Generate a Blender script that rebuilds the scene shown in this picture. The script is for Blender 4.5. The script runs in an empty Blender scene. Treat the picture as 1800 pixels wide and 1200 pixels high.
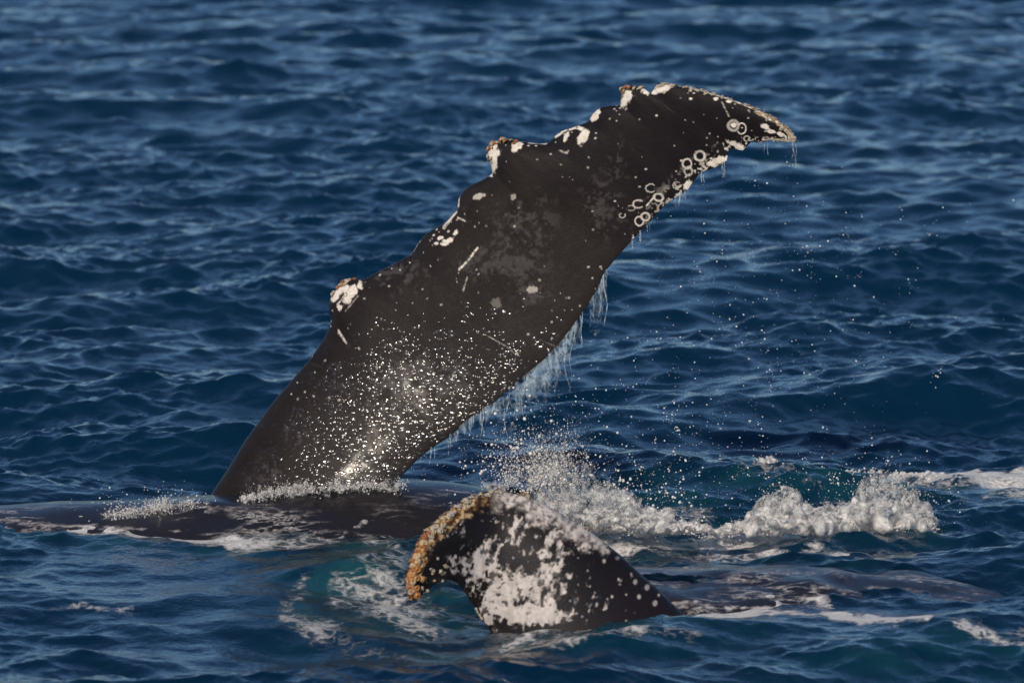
import bpy, bmesh, math, random
import numpy as np
from mathutils import Vector

random.seed(7)
rng = np.random.default_rng(7)
SC = bpy.context.scene
COL = SC.collection

# ------------------------------------------------------------------ camera
CAM_H, PITCH, FPX = 4.92, math.radians(7.5), 8800.0
cam_d = bpy.data.cameras.new('camera')
cam = bpy.data.objects.new('camera', cam_d); COL.objects.link(cam)
cam.location = (0, 0, CAM_H)
cam.rotation_euler = (math.pi / 2 - PITCH, 0, 0)
cam_d.sensor_width = 36.0
cam_d.lens = 36.0 * FPX / 1800.0
cam_d.clip_end = 20000
cam_d.dof.use_dof = True
cam_d.dof.focus_distance = 29.6
cam_d.dof.aperture_fstop = 2.8
SC.camera = cam

# ------------------------------------------------------------------ sky, sun, exposure
SUN_EL, SUN_AZ = math.radians(30), math.radians(202)      # azimuth: 0 = +Y, clockwise; behind and left of the viewer
w = bpy.data.worlds.new('World'); SC.world = w; w.use_nodes = True
nt = w.node_tree; nt.nodes.clear()
sky = nt.nodes.new('ShaderNodeTexSky'); sky.sky_type = 'NISHITA'; sky.sun_disc = False
sky.sun_elevation = SUN_EL; sky.sun_rotation = SUN_AZ
sky.air_density = 1.0; sky.dust_density = 0.0; sky.ozone_density = 7.0
bg = nt.nodes.new('ShaderNodeBackground'); bg.inputs['Strength'].default_value = 0.082
wo = nt.nodes.new('ShaderNodeOutputWorld')
nt.links.new(sky.outputs[0], bg.inputs[0]); nt.links.new(bg.outputs[0], wo.inputs[0])
sun_d = bpy.data.lights.new('sun', 'SUN'); sun_d.energy = 4.0; sun_d.angle = math.radians(0.53)
sun_d.color = (1.0, 0.87, 0.72)
sun = bpy.data.objects.new('sun', sun_d); COL.objects.link(sun)
S = Vector((math.sin(SUN_AZ) * math.cos(SUN_EL), math.cos(SUN_AZ) * math.cos(SUN_EL), math.sin(SUN_EL)))
sun.rotation_euler = (-S).to_track_quat('-Z', 'Y').to_euler()
SC.view_settings.view_transform = 'Standard'; SC.view_settings.look = 'None'
SC.view_settings.exposure = 0.0; SC.view_settings.gamma = 1.0
SC.cycles.use_denoising = True; SC.cycles.use_adaptive_sampling = True; SC.cycles.adaptive_threshold = 0.03
SC.cycles.max_bounces = 8; SC.cycles.transparent_max_bounces = 24
SC.cycles.sample_clamp_indirect = 4.0
SC.cycles.caustics_reflective = False; SC.cycles.caustics_refractive = False

# ------------------------------------------------------------------ photo pixel (1800 x 1200) <-> place
cp, sp = math.cos(PITCH), math.sin(PITCH)

def ray(px, py):
    px = np.asarray(px, float); py = np.asarray(py, float)
    a = (px - 900) / FPX; b = (600 - py) / FPX
    return a, cp + b * sp, -sp + b * cp

def ground(px, py, z=0.0):
    dx, dy, dz = ray(px, py)
    k = (z - CAM_H) / dz
    return np.stack([dx * k, dy * k, np.zeros_like(k) + z], -1)

def at_depth(px, py, Y):
    dx, dy, dz = ray(px, py)
    k = np.asarray(Y, float) / dy
    return np.stack([dx * k, dy * k, CAM_H + dz * k], -1)

def proj(P):
    P = np.asarray(P, float)
    x, y, z = P[..., 0], P[..., 1], P[..., 2] - CAM_H
    f = y * cp - z * sp; u = y * sp + z * cp
    f = np.where(f < 0.5, 0.5, f)
    return 900 + FPX * x / f, 600 - FPX * u / f

# ------------------------------------------------------------------ numpy noise
def smooth(a, b, x):
    t = np.clip((x - a) / (b - a), 0, 1); return t * t * (3 - 2 * t)

_tab = rng.random((256, 256))
def vnoise(x, y, seed=0):
    x = np.asarray(x, float) + seed * 37.17; y = np.asarray(y, float) + seed * 11.93
    xi = np.floor(x).astype(int); yi = np.floor(y).astype(int)
    fx = x - xi; fy = y - yi
    fx = fx * fx * (3 - 2 * fx); fy = fy * fy * (3 - 2 * fy)
    g = lambda i, j: _tab[i % 256, j % 256]
    return (g(xi, yi) * (1 - fx) + g(xi + 1, yi) * fx) * (1 - fy) + (g(xi, yi + 1) * (1 - fx) + g(xi + 1, yi + 1) * fx) * fy

def fbm(x, y, seed=0, oct=4, gain=0.5):
    s = 0.0; a = 1.0; n = 0.0; f = 1.0
    for o in range(oct):
        s = s + a * vnoise(x * f, y * f, seed + o * 5); n += a; a *= gain; f *= 2.03
    return s / n                                              # 0..1, mean .5

def seg_dist(X, Y, pts):
    """distance of points to a polyline, and the running parameter 0..1"""
    best = np.full(np.shape(X), 1e9); par = np.zeros(np.shape(X))
    n = len(pts) - 1
    for i in range(n):
        ax, ay = pts[i][:2]; bx, by = pts[i + 1][:2]
        vx, vy = bx - ax, by - ay
        t = np.clip(((X - ax) * vx + (Y - ay) * vy) / (vx * vx + vy * vy + 1e-9), 0, 1)
        d = np.hypot(X - ax - t * vx, Y - ay - t * vy)
        m = d < best
        best = np.where(m, d, best); par = np.where(m, (i + t) / n, par)
    return best, par

def inside(X, Y, poly):
    r = np.zeros(np.shape(X), bool)
    n = len(poly)
    for i in range(n):
        x1, y1 = poly[i]; x2, y2 = poly[(i + 1) % n]
        if y1 == y2: continue
        c = ((y1 > Y) != (y2 > Y)) & (X < (x2 - x1) * (Y - y1) / (y2 - y1) + x1)
        r ^= c
    return r

# ------------------------------------------------------------------ mesh helpers
def mesh_np(name, V, F, smooth_shade=True):
    V = np.asarray(V, np.float32); F = np.asarray(F, np.int32)
    k = F.shape[1]
    me = bpy.data.meshes.new(name)
    me.vertices.add(len(V)); me.vertices.foreach_set('co', V.ravel())
    me.loops.add(F.size); me.loops.foreach_set('vertex_index', F.ravel())
    me.polygons.add(len(F)); me.polygons.foreach_set('loop_start', np.arange(0, F.size, k, dtype=np.int32))
    me.update(calc_edges=True); me.validate()
    if smooth_shade:
        me.polygons.foreach_set('use_smooth', np.ones(len(me.polygons), bool))
    return me

def grid_faces(nr, nc, flip=False):
    i = np.arange(nr - 1)[:, None] * nc + np.arange(nc - 1)[None, :]
    i = i.ravel()
    q = np.stack([i, i + 1, i + nc + 1, i + nc], -1)
    return q[:, ::-1] if flip else q

def attr_f(me, name, v):
    a = me.attributes.new(name, 'FLOAT', 'POINT'); a.data.foreach_set('value', np.asarray(v, np.float32).ravel())

def attr_c(me, name, c):
    a = me.attributes.new(name, 'FLOAT_COLOR', 'POINT')
    c = np.asarray(c, np.float32); c = np.concatenate([c, np.ones((len(c), 1), np.float32)], 1)
    a.data.foreach_set('color', c.ravel())

def link(name, me, mat=None, parent=None):
    o = bpy.data.objects.new(name, me); COL.objects.link(o)
    if mat is not None:
        me.materials.clear(); me.materials.append(mat)
    if parent is not None: o.parent = parent
    return o

def tag(o, label=None, cat=None, group=None, kind=None):
    for k, v in (('label', label), ('category', cat), ('group', group), ('kind', kind)):
        if v: o[k] = v
    return o

# ------------------------------------------------------------------ material helpers
class NT:
    def __init__(s, name):
        s.m = bpy.data.materials.new(name); s.m.use_nodes = True
        s.t = s.m.node_tree; s.t.nodes.clear()
        s.out = s.n('ShaderNodeOutputMaterial')
    def n(s, typ, **kw):
        x = s.t.nodes.new(typ)
        for k, v in kw.items(): setattr(x, k, v)
        return x
    def set(s, sock, v):
        if isinstance(v, bpy.types.NodeSocket): s.t.links.new(v, sock)
        else: sock.default_value = v
    def noise(s, vec, scale, detail=3, rough=0.55, dist=0.0):
        x = s.n('ShaderNodeTexNoise'); s.set(x.inputs['Vector'], vec)
        x.inputs['Scale'].default_value = scale; x.inputs['Detail'].default_value = detail
        x.inputs['Roughness'].default_value = rough; x.inputs['Distortion'].default_value = dist
        return x.outputs['Fac']
    def math(s, op, a, b=0.0, c=None, clamp=False):
        x = s.n('ShaderNodeMath', operation=op, use_clamp=clamp); s.set(x.inputs[0], a); s.set(x.inputs[1], b)
        if c is not None: s.set(x.inputs[2], c)
        return x.outputs[0]
    def ramp(s, v, a, b, lo=0.0, hi=1.0):
        x = s.n('ShaderNodeMapRange', interpolation_type='SMOOTHSTEP'); s.set(x.inputs[0], v)
        s.set(x.inputs[1], a); s.set(x.inputs[2], b); s.set(x.inputs[3], lo); s.set(x.inputs[4], hi)
        return x.outputs[0]
    def mix(s, f, a, b):
        x = s.n('ShaderNodeMix', data_type='RGBA'); s.set(x.inputs[0], f); s.set(x.inputs[6], a); s.set(x.inputs[7], b)
        return x.outputs[2]
    def attr(s, name):
        x = s.n('ShaderNodeAttribute', attribute_name=name); return x
    def bump(s, h, strength, dist, normal=None):
        x = s.n('ShaderNodeBump'); s.set(x.inputs['Height'], h); s.set(x.inputs['Strength'], strength)
        s.set(x.inputs['Distance'], dist)
        if normal is not None: s.set(x.inputs['Normal'], normal)
        return x.outputs[0]
    def pos(s, scale=(1, 1, 1)):
        tc = s.n('ShaderNodeTexCoord'); mp = s.n('ShaderNodeMapping'); mp.inputs['Scale'].default_value = scale
        s.t.links.new(tc.outputs['Object'], mp.inputs[0]); return mp.outputs[0]
    def bsdf(s, **kw):
        b = s.n('ShaderNodeBsdfPrincipled')
        for k, v in kw.items(): s.set(b.inputs[k], v)
        return b
    def done(s, sh): s.t.links.new(sh, s.out.inputs['Surface']); return s.m

#@@SEA
# ------------------------------------------------------------------ the sea
def wave_tile(L, N, lmin, lmax, wind, spread, rms, seed, power=4.0):
    r = np.random.default_rng(seed)
    k1 = np.fft.fftfreq(N, L / N) * 2 * math.pi
    kx, ky = np.meshgrid(k1, k1, indexing='xy')
    k = np.hypot(kx, ky); k[0, 0] = 1
    c = (kx * wind[0] + ky * wind[1]) / k
    P = k ** (-power) * np.abs(c) ** spread
    P *= np.exp(-(k * lmin / (2 * math.pi)) ** 2 * 0.8) * np.exp(-((2 * math.pi / lmax) / k) ** 2)
    P[0, 0] = 0
    A = np.sqrt(P) * (r.normal(size=k.shape) + 1j * r.normal(size=k.shape))
    h = np.fft.ifft2(A).real; sc = rms / h.std()
    dx = np.fft.ifft2(1j * kx / k * A).real; dy = np.fft.ifft2(1j * ky / k * A).real
    return L, N, np.stack([dx * sc, dy * sc, h * sc], -1)

def sample(tile, x, y):
    L, N, T = tile
    u = (x / L * N) % N; v = (y / L * N) % N
    i = np.floor(u).astype(int); j = np.floor(v).astype(int)
    fu = (u - i)[..., None]; fv = (v - j)[..., None]
    i %= N; j %= N; i1 = (i + 1) % N; j1 = (j + 1) % N
    return (T[j, i] * (1 - fu) + T[j, i1] * fu) * (1 - fv) + (T[j1, i] * (1 - fu) + T[j1, i1] * fu) * fv

WIND = (0.22, -0.975)
TILES = [wave_tile(37.0, 512, 0.8, 5.5, WIND, 1.7, 0.062, 11),
         wave_tile(13.7, 512, 0.24, 1.3, (0.05, -1.0), 1.0, 0.0225, 23),
         wave_tile(5.3, 512, 0.07, 0.36, (-0.25, -0.97), .5, 0.0064, 31)]

# calm slicks and local swells, given where they lie on the water
SLICKS = [(250, 1035, 420, 75, 0.8), (1500, 1085, 380, 45, 0.7), (450, 1120, 400, 40, 0.4), (1680, 1000, 150, 40, 0.6), (60, 880, 300, 16, .7)]
SWELLS = [(650, 1010, 0.5, 0.28, 0.09), (1480, 945, 0.55, 0.28, 0.10), (1200, 945, 0.35, 0.22, 0.07),
          (1330, 1010, 0.9, 0.55, 0.05), (1640, 690, 0.75, 0.5, 0.10), (1480, 600, 0.6, 0.4, 0.07), (1730, 440, 0.9, .6, .13),
          (1000, 1085, .75, .5, .07), (150, 903, 1.3, .35, -.07), (1750, 1100, .5, .3, .06), (1150, 830, .6, .4, .05)]

def sea_disp(x, y):
    px, py = proj(np.stack([x, y, np.zeros_like(x)], -1))
    slick = np.zeros_like(x)
    for cx, cy, rx, ry, a in SLICKS:
        slick = np.maximum(slick, a * np.exp(-(((px - cx) / rx) ** 2 + ((py - cy) / ry) ** 2) ** 1.5))
    far = smooth(60, 140, y)
    d = sample(TILES[0], x, y) * (1 - 0.55 * slick)[..., None]
    d = d + sample(TILES[1], x, y) * ((1 - 0.75 * slick) * (1 - 0.3 * far))[..., None]
    gust = 0.25 + 1.5 * smooth(.3, .7, fbm(x * 0.45, y * 0.22, 3, 3))
    d = d + sample(TILES[2], x, y) * ((1 - 0.9 * slick) * gust * (1 - smooth(50, 90, y)))[..., None]
    d[..., :2] *= 0.75
    for cx, cy, wx, wy, h in SWELLS:
        c = ground(cx, cy)
        d[..., 2] += h * np.exp(-((x - c[0]) / wx) ** 2 - ((y - c[1]) / wy) ** 2)
    return d

# foam laid on the water, given as strokes over the place: points, half width (px), amount
FOAM = [
    ([(60, 925), (180, 935), (300, 940), (420, 955), (520, 962), (600, 948)], 13, 1.15),
    ([(150, 930), (300, 937), (430, 945), (560, 953)], 9, .95),
    ([(0, 916), (60, 920), (140, 926)], 7, .7),
    ([(520, 1045), (560, 1015), (600, 995), (640, 960), (700, 955)], 20, .52),
    ([(640, 965), (690, 975), (720, 1000)], 30, .62),
    ([(510, 1070), (570, 1085), (640, 1105), (720, 1108), (800, 1100)], 24, .56),
    ([(600, 1020), (680, 1035), (740, 1070), (820, 1100)], 55, .60),
    ([(100, 1068), (150, 1063), (240, 1065)], 8, .62),
    ([(780, 1115), (880, 1108), (960, 1098), (1040, 1080)], 20, .75),
    ([(860, 1105), (980, 1085), (1100, 1070), (1180, 1066), (1300, 1070)], 7, 1.2),
    ([(1180, 1068), (1300, 1066), (1420, 1075), (1560, 1092), (1640, 1096)], 11, 1.1),
    ([(1330, 1050), (1400, 1043), (1450, 1060)], 14, .85),
    ([(900, 930), (1000, 935), (1100, 935), (1200, 938), (1300, 930)], 12, 1.25),
    ([(1050, 905), (1150, 915), (1260, 915)], 20, .85),
    ([(1060, 955), (1150, 950), (1230, 960), (1330, 968), (1470, 975)], 13, .85),
    ([(1130, 1000), (1200, 1010), (1300, 1012), (1480, 1010)], 28, .62),
    ([(1240, 930), (1400, 925), (1550, 925), (1640, 930)], 12, 1.15),
    ([(1290, 832), (1370, 826), (1450, 832), (1560, 830), (1680, 836), (1810, 842)], 9, 1.2),
    ([(1560, 835), (1680, 846), (1810, 858)], 14, .95),
    ([(1260, 840), (1400, 870), (1500, 880)], 22, .62),
    ([(1680, 875), (1760, 872), (1810, 876)], 12, .72),
    ([(1690, 1110), (1760, 1118), (1810, 1112)], 14, .8),
    ([(960, 1130), (1100, 1120), (1250, 1110)], 16, .6),
    ([(820, 905), (960, 920), (1050, 930)], 30, .7),
]
AERATED = [([(0, 935), (300, 955), (600, 965), (700, 975)], 24, .75), ([(560, 1020), (700, 1020), (800, 1060)], 75, 1.0),
           ([(800, 1110), (1100, 1100), (1300, 1090)], 40, .7), ([(1000, 860), (1250, 880)], 40, .6),
           ([(1080, 970), (1300, 980), (1500, 990)], 40, .5), ([(1300, 850), (1800, 860)], 28, .8), ([(1500, 1140), (1800, 1140)], 30, .6),
           ([(950, 930), (1640, 930)], 22, .8), ([(1300, 1160), (1800, 1150)], 30, .4)]

def stroke_mask(px, py, strokes, soft=1.0):
    m = np.zeros_like(px)
    px = px + 26 * (fbm(px / 45, py / 16, 71, 3) - .5) * 2; py = py + 9 * (fbm(px / 38, py / 14, 74, 3) - .5) * 2
    sel = (px > -250) & (px < 2050) & (py > 700) & (py < 1350)
    X, Y = px[sel], py[sel]; mm = np.zeros_like(X)
    for pts, wd, a in strokes:
        d, _ = seg_dist(X, Y, pts)
        mm = np.maximum(mm, a * np.exp(-(d / (wd * soft)) ** 2))
    m[sel] = mm
    return m

def foam_factor(t, P, fo):
    """broken, lacy, bubbly foam wherever the laid-on amount fo allows"""
    big = t.noise(P, 3.2, 5, .62, .8)
    vor = t.n('ShaderNodeTexVoronoi', feature='DISTANCE_TO_EDGE'); vor.inputs['Scale'].default_value = 9.0
    wv = t.n('ShaderNodeVectorMath', operation='ADD'); nz = t.n('ShaderNodeTexNoise'); nz.inputs['Scale'].default_value = 5; nz.inputs['Detail'].default_value = 4
    t.set(nz.inputs['Vector'], P)
    sc_ = t.n('ShaderNodeVectorMath', operation='SCALE'); t.set(sc_.inputs[0], nz.outputs['Color']); sc_.inputs['Scale'].default_value = 0.35
    t.set(wv.inputs[0], P); t.set(wv.inputs[1], sc_.outputs[0]); t.set(vor.inputs['Vector'], wv.outputs[0])
    lace = t.ramp(vor.outputs['Distance'], 0.0, 0.30, 1.0, 0.0)
    fine = t.noise(P, 42, 4, .7)
    tex = t.math('ADD', t.math('MULTIPLY', big, 0.75), t.math('ADD', t.math('MULTIPLY', lace, 0.20), t.math('MULTIPLY', fine, 0.40)))
    fv = t.math('ADD', fo, t.math('SUBTRACT', tex, 1.20))
    fm = t.math('MULTIPLY', t.ramp(fv, -0.05, 0.42), t.ramp(fo, 0.12, 0.3), clamp=True)
    return t.math('MULTIPLY', fm, t.ramp(fine, .25, .6, .6, 1.0)), fine

def build_sea():
    # rows: fine where the photo looks, coarse to the horizon and behind the viewer
    ys = []; y = 22.0
    while y < 130:
        ys.append(y); y += 0.0315 * (y / 30) ** 2 if y < 70 else 0.13 * (y / 70)
    near = list(np.linspace(-400, 10, 12)) + list(np.linspace(12, 21.8, 60))
    farr = []
    while y < 9000: farr.append(y); y *= 1.06
    ys = np.array(near + ys + farr)
    d0 = 0.00084; u0 = np.arange(-0.124, 0.1241, d0)
    e1 = u0[-1] + np.cumsum(d0 * 1.035 ** np.arange(1, 86)); e2 = e1[-1] * np.cumprod(np.full(20, 1.25)); e = np.concatenate([e1, e2])
    u = np.concatenate([-e[::-1], u0, e])
    X = u[None, :] * np.maximum(ys, 22)[:, None]
    Yg = np.repeat(ys[:, None], len(u), 1)
    px, py = proj(np.stack([X, Yg, np.zeros_like(X)], -1))
    inner = (np.abs(u)[None, :] < 0.75) & (Yg > 15) & (Yg < 400)
    D = np.zeros(X.shape + (3,))
    D[inner] = sea_disp(X[inner], Yg[inner])
    fade = (1 - smooth(0.4, 0.75, np.abs(u)))[None, :, None] * smooth(15, 20, Yg)[..., None] * (1 - smooth(180, 400, Yg))[..., None]
    D *= fade
    V = np.stack([X + D[..., 0], Yg + D[..., 1], D[..., 2]], -1)
    foam = stroke_mask(px, py, FOAM) * (.58 + .55 * smooth(.3, .62, fbm(X * 1.3, Yg * 1.6, 91, 3))); aer = stroke_mask(px, py, AERATED)
    me = mesh_np('sea', V.reshape(-1, 3), grid_faces(len(ys), len(u)))
    attr_f(me, 'foam', foam); attr_f(me, 'aerated', aer)
    # ---- water
    t = NT('sea_water')
    P = t.pos()
    fo = t.attr('foam').outputs['Fac']; ae = t.attr('aerated').outputs['Fac']
    fm, fine = foam_factor(t, P, fo)
    aem = t.math('MULTIPLY', ae, t.ramp(t.noise(P, 2.4, 3, .5, .3), .3, .7), clamp=True)
    deep = t.mix(t.noise(P, 0.12, 2), (0.0010, 0.0172, 0.043, 1), (0.0012, 0.0205, 0.047, 1))
    base = t.mix(aem, deep, (0.010, 0.072, 0.090, 1))
    base = t.mix(fm, base, (0.78, 0.76, 0.73, 1))
    rip = t.noise(t.pos((1.0, 0.75, 1.0)), 16, 3, .55, .2)
    nrm = t.bump(t.math('ADD', rip, t.math('MULTIPLY', t.noise(t.pos((1.0, 0.8, 1.0)), 38, 2, .5), .4)), 0.6, 0.012)
    nrm = t.bump(t.math('MULTIPLY', fm, t.math('ADD', .5, fine)), 0.7, 0.02, nrm)
    rough = t.math('ADD', 0.10, t.math('MULTIPLY', fm, 0.45))
    b = t.bsdf(**{'Base Color': base, 'Roughness': rough, 'IOR': 1.333, 'Normal': nrm, 'Subsurface Weight': t.math('SUBTRACT', 1.0, fm, clamp=True), 'Subsurface Radius': (1.0, 1.6, 2.0), 'Subsurface Scale': 1.0})
    b.subsurface_method = 'BURLEY'
    o = link('sea', me, t.done(b.outputs[0]))
    tag(o, 'dark blue rippled sea with foam streaks round the whales', 'sea', kind='structure')
    return o
build_sea()
#@@WHALES
# ------------------------------------------------------------------ whale skin
def skin_material(name, cell):
    t = NT(name)
    P = t.pos()
    c = t.attr('col').outputs['Color']; wet = t.attr('wet').outputs['Fac']; dry = t.attr('dry').outputs['Fac']
    fm, ffine = foam_factor(t, P, t.attr('foam').outputs['Fac'])
    Ps = t.pos((.42, 1.0, 1.0)); r1 = t.noise(Ps, 8.5, 5, .62, .35); gate = t.noise(Ps, 3.0, 3, .55, .3); brk = t.noise(P, 38, 4, .7)
    ridge = t.ramp(t.math('ABSOLUTE', t.math('SUBTRACT', r1, .5)), .012, .05, 1.0, 0.0)
    blot = t.ramp(t.noise(Ps, 10, 5, .68, .3), .56, .70)
    thin = t.math('MULTIPLY', t.math('MAXIMUM', t.math('MULTIPLY', ridge, t.ramp(gate, .44, .60)), t.math('MULTIPLY', blot, t.ramp(gate, .46, .6))), t.attr('awash').outputs['Fac'])
    fm = t.math('MAXIMUM', fm, t.math('MULTIPLY', thin, t.ramp(brk, .34, .64, .08, .70)))
    mott = t.noise(P, 42, 4, .65)
    col = t.mix(t.ramp(mott, .3, .75, 0.0, .5), c, t.mix(.55, c, (0.003, 0.0025, 0.0025, 1)))
    col = t.mix(t.math('MULTIPLY', fm, .9), col, (.66, .62, .60, 1))
    # beads and runs of water on the hide: shallow domes with a gloss of their own
    warp = t.n('ShaderNodeVectorMath', operation='ADD'); nz = t.n('ShaderNodeTexNoise'); nz.inputs['Scale'].default_value = 30.0; t.set(nz.inputs['Vector'], P)
    sc_ = t.n('ShaderNodeVectorMath', operation='SCALE'); t.set(sc_.inputs[0], nz.outputs['Color']); sc_.inputs['Scale'].default_value = .034
    t.set(warp.inputs[0], t.pos((.72, 1.0, 1.2))); t.set(warp.inputs[1], sc_.outputs[0])
    vo = t.n('ShaderNodeTexVoronoi'); vo.inputs['Scale'].default_value = cell; t.set(vo.inputs['Vector'], warp.outputs[0])
    sep = t.n('ShaderNodeSeparateColor'); t.set(sep.inputs[0], vo.outputs['Color'])
    here = t.math('GREATER_THAN', t.math('ADD', t.math('MULTIPLY', wet, .95), -.08), sep.outputs[0])
    rr = t.math('MULTIPLY_ADD', sep.outputs[1], .40, .22)
    k = t.math('DIVIDE', vo.outputs['Distance'], rr)
    dome = t.math('MULTIPLY', t.math('MAXIMUM', t.math('SUBTRACT', 1.0, t.math('MULTIPLY', k, k)), 0.0), here)
    film = t.ramp(dome, 0.0, .12)
    n1 = t.bump(t.noise(P, 9, 3, .5), 0.12, 0.012)
    n2 = t.bump(t.noise(P, 85, 4, .6), 0.5, 0.004, n1)
    n3 = t.bump(t.math('MULTIPLY', dome, rr), 1.0, 0.125 / cell, n1)
    b = t.bsdf(**{'Base Color': col, 'Roughness': t.math('ADD', 0.40, t.math('MULTIPLY', mott, .16)), 'IOR': 1.42,
                  'Specular IOR Level': t.math('MULTIPLY_ADD', t.math('SUBTRACT', 1.0, dry), .10, .10), 'Normal': n2,
                  'Coat Weight': t.math('MULTIPLY', t.math('SUBTRACT', t.math('MULTIPLY_ADD', film, .85, t.math('MULTIPLY', t.math('SUBTRACT', 1.0, dry), .16)), t.math('MULTIPLY', fm, .8)), 1.0, clamp=True),
                  'Coat Roughness': 0.17, 'Coat IOR': 1.55, 'Coat Normal': n3})
    return t.done(b.outputs[0])
SKIN_A = skin_material('wet_black_skin', 44)
SKIN_B = skin_material('scarred_skin', 45)

# ------------------------------------------------------------------ a flipper from its two edges
def polylen(P):
    d = np.hypot(*np.diff(P, axis=0).T); return np.concatenate([[0], np.cumsum(d)])

def edge_curves(L, T, keys, nt):
    """L, T: edge polylines base->tip; keys: matched (index in L, index in T)"""
    L = np.array(L, float); T = np.array(T, float)
    sl, stt = polylen(L), polylen(T)
    a = np.array([sl[i] for i, _ in keys]); b = np.array([stt[j] for _, j in keys])
    mid = (a / a[-1] + b / b[-1]) / 2
    t = np.linspace(0, 1, nt)
    al = np.interp(t, mid, a); bl = np.interp(t, mid, b)
    # soften the matching so that spans flow
    ker = np.hanning(max(5, nt // 14)); ker /= ker.sum()
    def sm(v):
        pad = len(ker) // 2
        e = np.concatenate([2 * v[0] - v[pad:0:-1], v, 2 * v[-1] - v[-2:-pad - 2:-1]])
        return np.convolve(e, ker, 'valid')[:len(v)]
    al, bl = sm(al), sm(bl)
    def resample(P, s, at):
        # rounded corners: densify, then smooth a little
        d = np.linspace(0, s[-1], 3000)
        x = np.interp(d, s, P[:, 0]); y = np.interp(d, s, P[:, 1])
        k = np.hanning(9 * int(3000 / s[-1]) + 5); k /= k.sum(); pd = len(k) // 2
        f = lambda v: np.convolve(np.concatenate([2 * v[0] - v[pd:0:-1], v, 2 * v[-1] - v[-2:-pd - 2:-1]]), k, 'valid')[:3000]
        x, y = f(x), f(y)
        at = np.clip(at, 0, s[-1])
        return np.stack([np.interp(at, d, x), np.interp(at, d, y)], -1)
    return resample(L, sl, al), resample(T, stt, bl), t

def flipper_mesh(L, T, keys, nt, ns, depth, half_thick, nrm_dir):
    EL, ET, t = edge_curves(L, T, keys, nt)
    th = np.linspace(0, math.pi, ns); s = (1 - np.cos(th)) / 2           # leading 0 -> trailing 1
    s = 0.65 * s + 0.35 * np.linspace(0, 1, ns)
    PX = EL[:, None, 0] * (1 - s) + ET[:, None, 0] * s
    PY = EL[:, None, 1] * (1 - s) + ET[:, None, 1] * s
    prof = 2.05 * np.sqrt(s) * (1 - s) ** 0.9 + 0.10 * np.sqrt(np.clip(s * (1 - s), 0, None)) * 2
    prof = prof / prof.max()
    prof[0] = prof[-1] = 0
    H = half_thick(t)[:, None] * prof[None, :]
    C = at_depth(PX, PY, depth(PX, PY))
    nd = np.array(nrm_dir, float); nd /= np.linalg.norm(nd)
    F = C + nd * H[..., None]; B = C - nd * (H * 0.9)[..., None]
    return dict(PX=PX, PY=PY, S=np.repeat(s[None], nt, 0), Tt=np.repeat(t[:, None], ns, 1), F=F, B=B, nt=nt, ns=ns)

def body_mesh(xs, ztop, yc, ry, rz, nseg=96):
    """long rounded trunk lying along X; ztop/yc/ry/rz functions of x"""
    a = np.linspace(0, 2 * math.pi, nseg, endpoint=False)
    R = ry(xs); Q = rz(xs)
    V = np.stack([np.repeat(xs[:, None], nseg, 1), yc(xs)[:, None] + R[:, None] * np.sin(a), (ztop(xs) - Q)[:, None] + Q[:, None] * np.cos(a)], -1)
    n = len(xs)
    i = np.arange(n - 1)[:, None] * nseg; j = np.arange(nseg)[None, :]; j1 = (j + 1) % nseg
    Fc = np.stack([i + j, i + nseg + j, i + nseg + j1, i + j1], -1).reshape(-1, 4)
    return V.reshape(-1, 3), Fc

def join_whale(name, fl, bodyV, bodyF, colF, wetF, dryF, colB, wetB, dryB, foamB, mat, parent):
    nt, ns = fl['nt'], fl['ns']
    sel = np.unique(np.round(np.linspace(0, ns - 1, 46)).astype(int)); nb = len(sel)
    Ff = grid_faces(nt, ns, True); Fb = grid_faces(nt, nb)
    front = fl['F'].reshape(-1, 3); back = fl['B'][:, sel].reshape(-1, 3)
    bk = lambda a: np.asarray(a).reshape((nt, ns) + np.shape(a)[1:])[:, sel].reshape((nt * nb,) + np.shape(a)[1:])
    n0 = len(front)
    V = np.concatenate([front, back, bodyV])
    Fa = np.concatenate([Ff, Fb + n0, bodyF + n0 + len(back)])
    me = mesh_np(name, V, Fa)
    attr_c(me, 'col', np.concatenate([colF, bk(colF), colB])); attr_f(me, 'wet', np.concatenate([wetF, bk(wetF) * .3, wetB]))
    attr_f(me, 'dry', np.concatenate([dryF, bk(dryF), dryB])); attr_f(me, 'foam', np.concatenate([np.zeros(n0 + len(back)), foamB])); attr_f(me, 'awash', np.concatenate([np.zeros(n0 + len(back)), np.ones(len(foamB))]))
    bm = bmesh.new(); bm.from_mesh(me)
    bmesh.ops.remove_doubles(bm, verts=bm.verts, dist=0.0004)          # seals the flipper's two edges
    bmesh.ops.recalc_face_normals(bm, faces=bm.faces)
    bm.to_mesh(me); bm.free()
    me.polygons.foreach_set('use_smooth', np.ones(len(me.polygons), bool))
    return link(name, me, mat, parent)

def mixc(c, m, col):
    m = np.clip(m, 0, 1)[..., None]; return c * (1 - m) + np.array(col) * m

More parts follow.
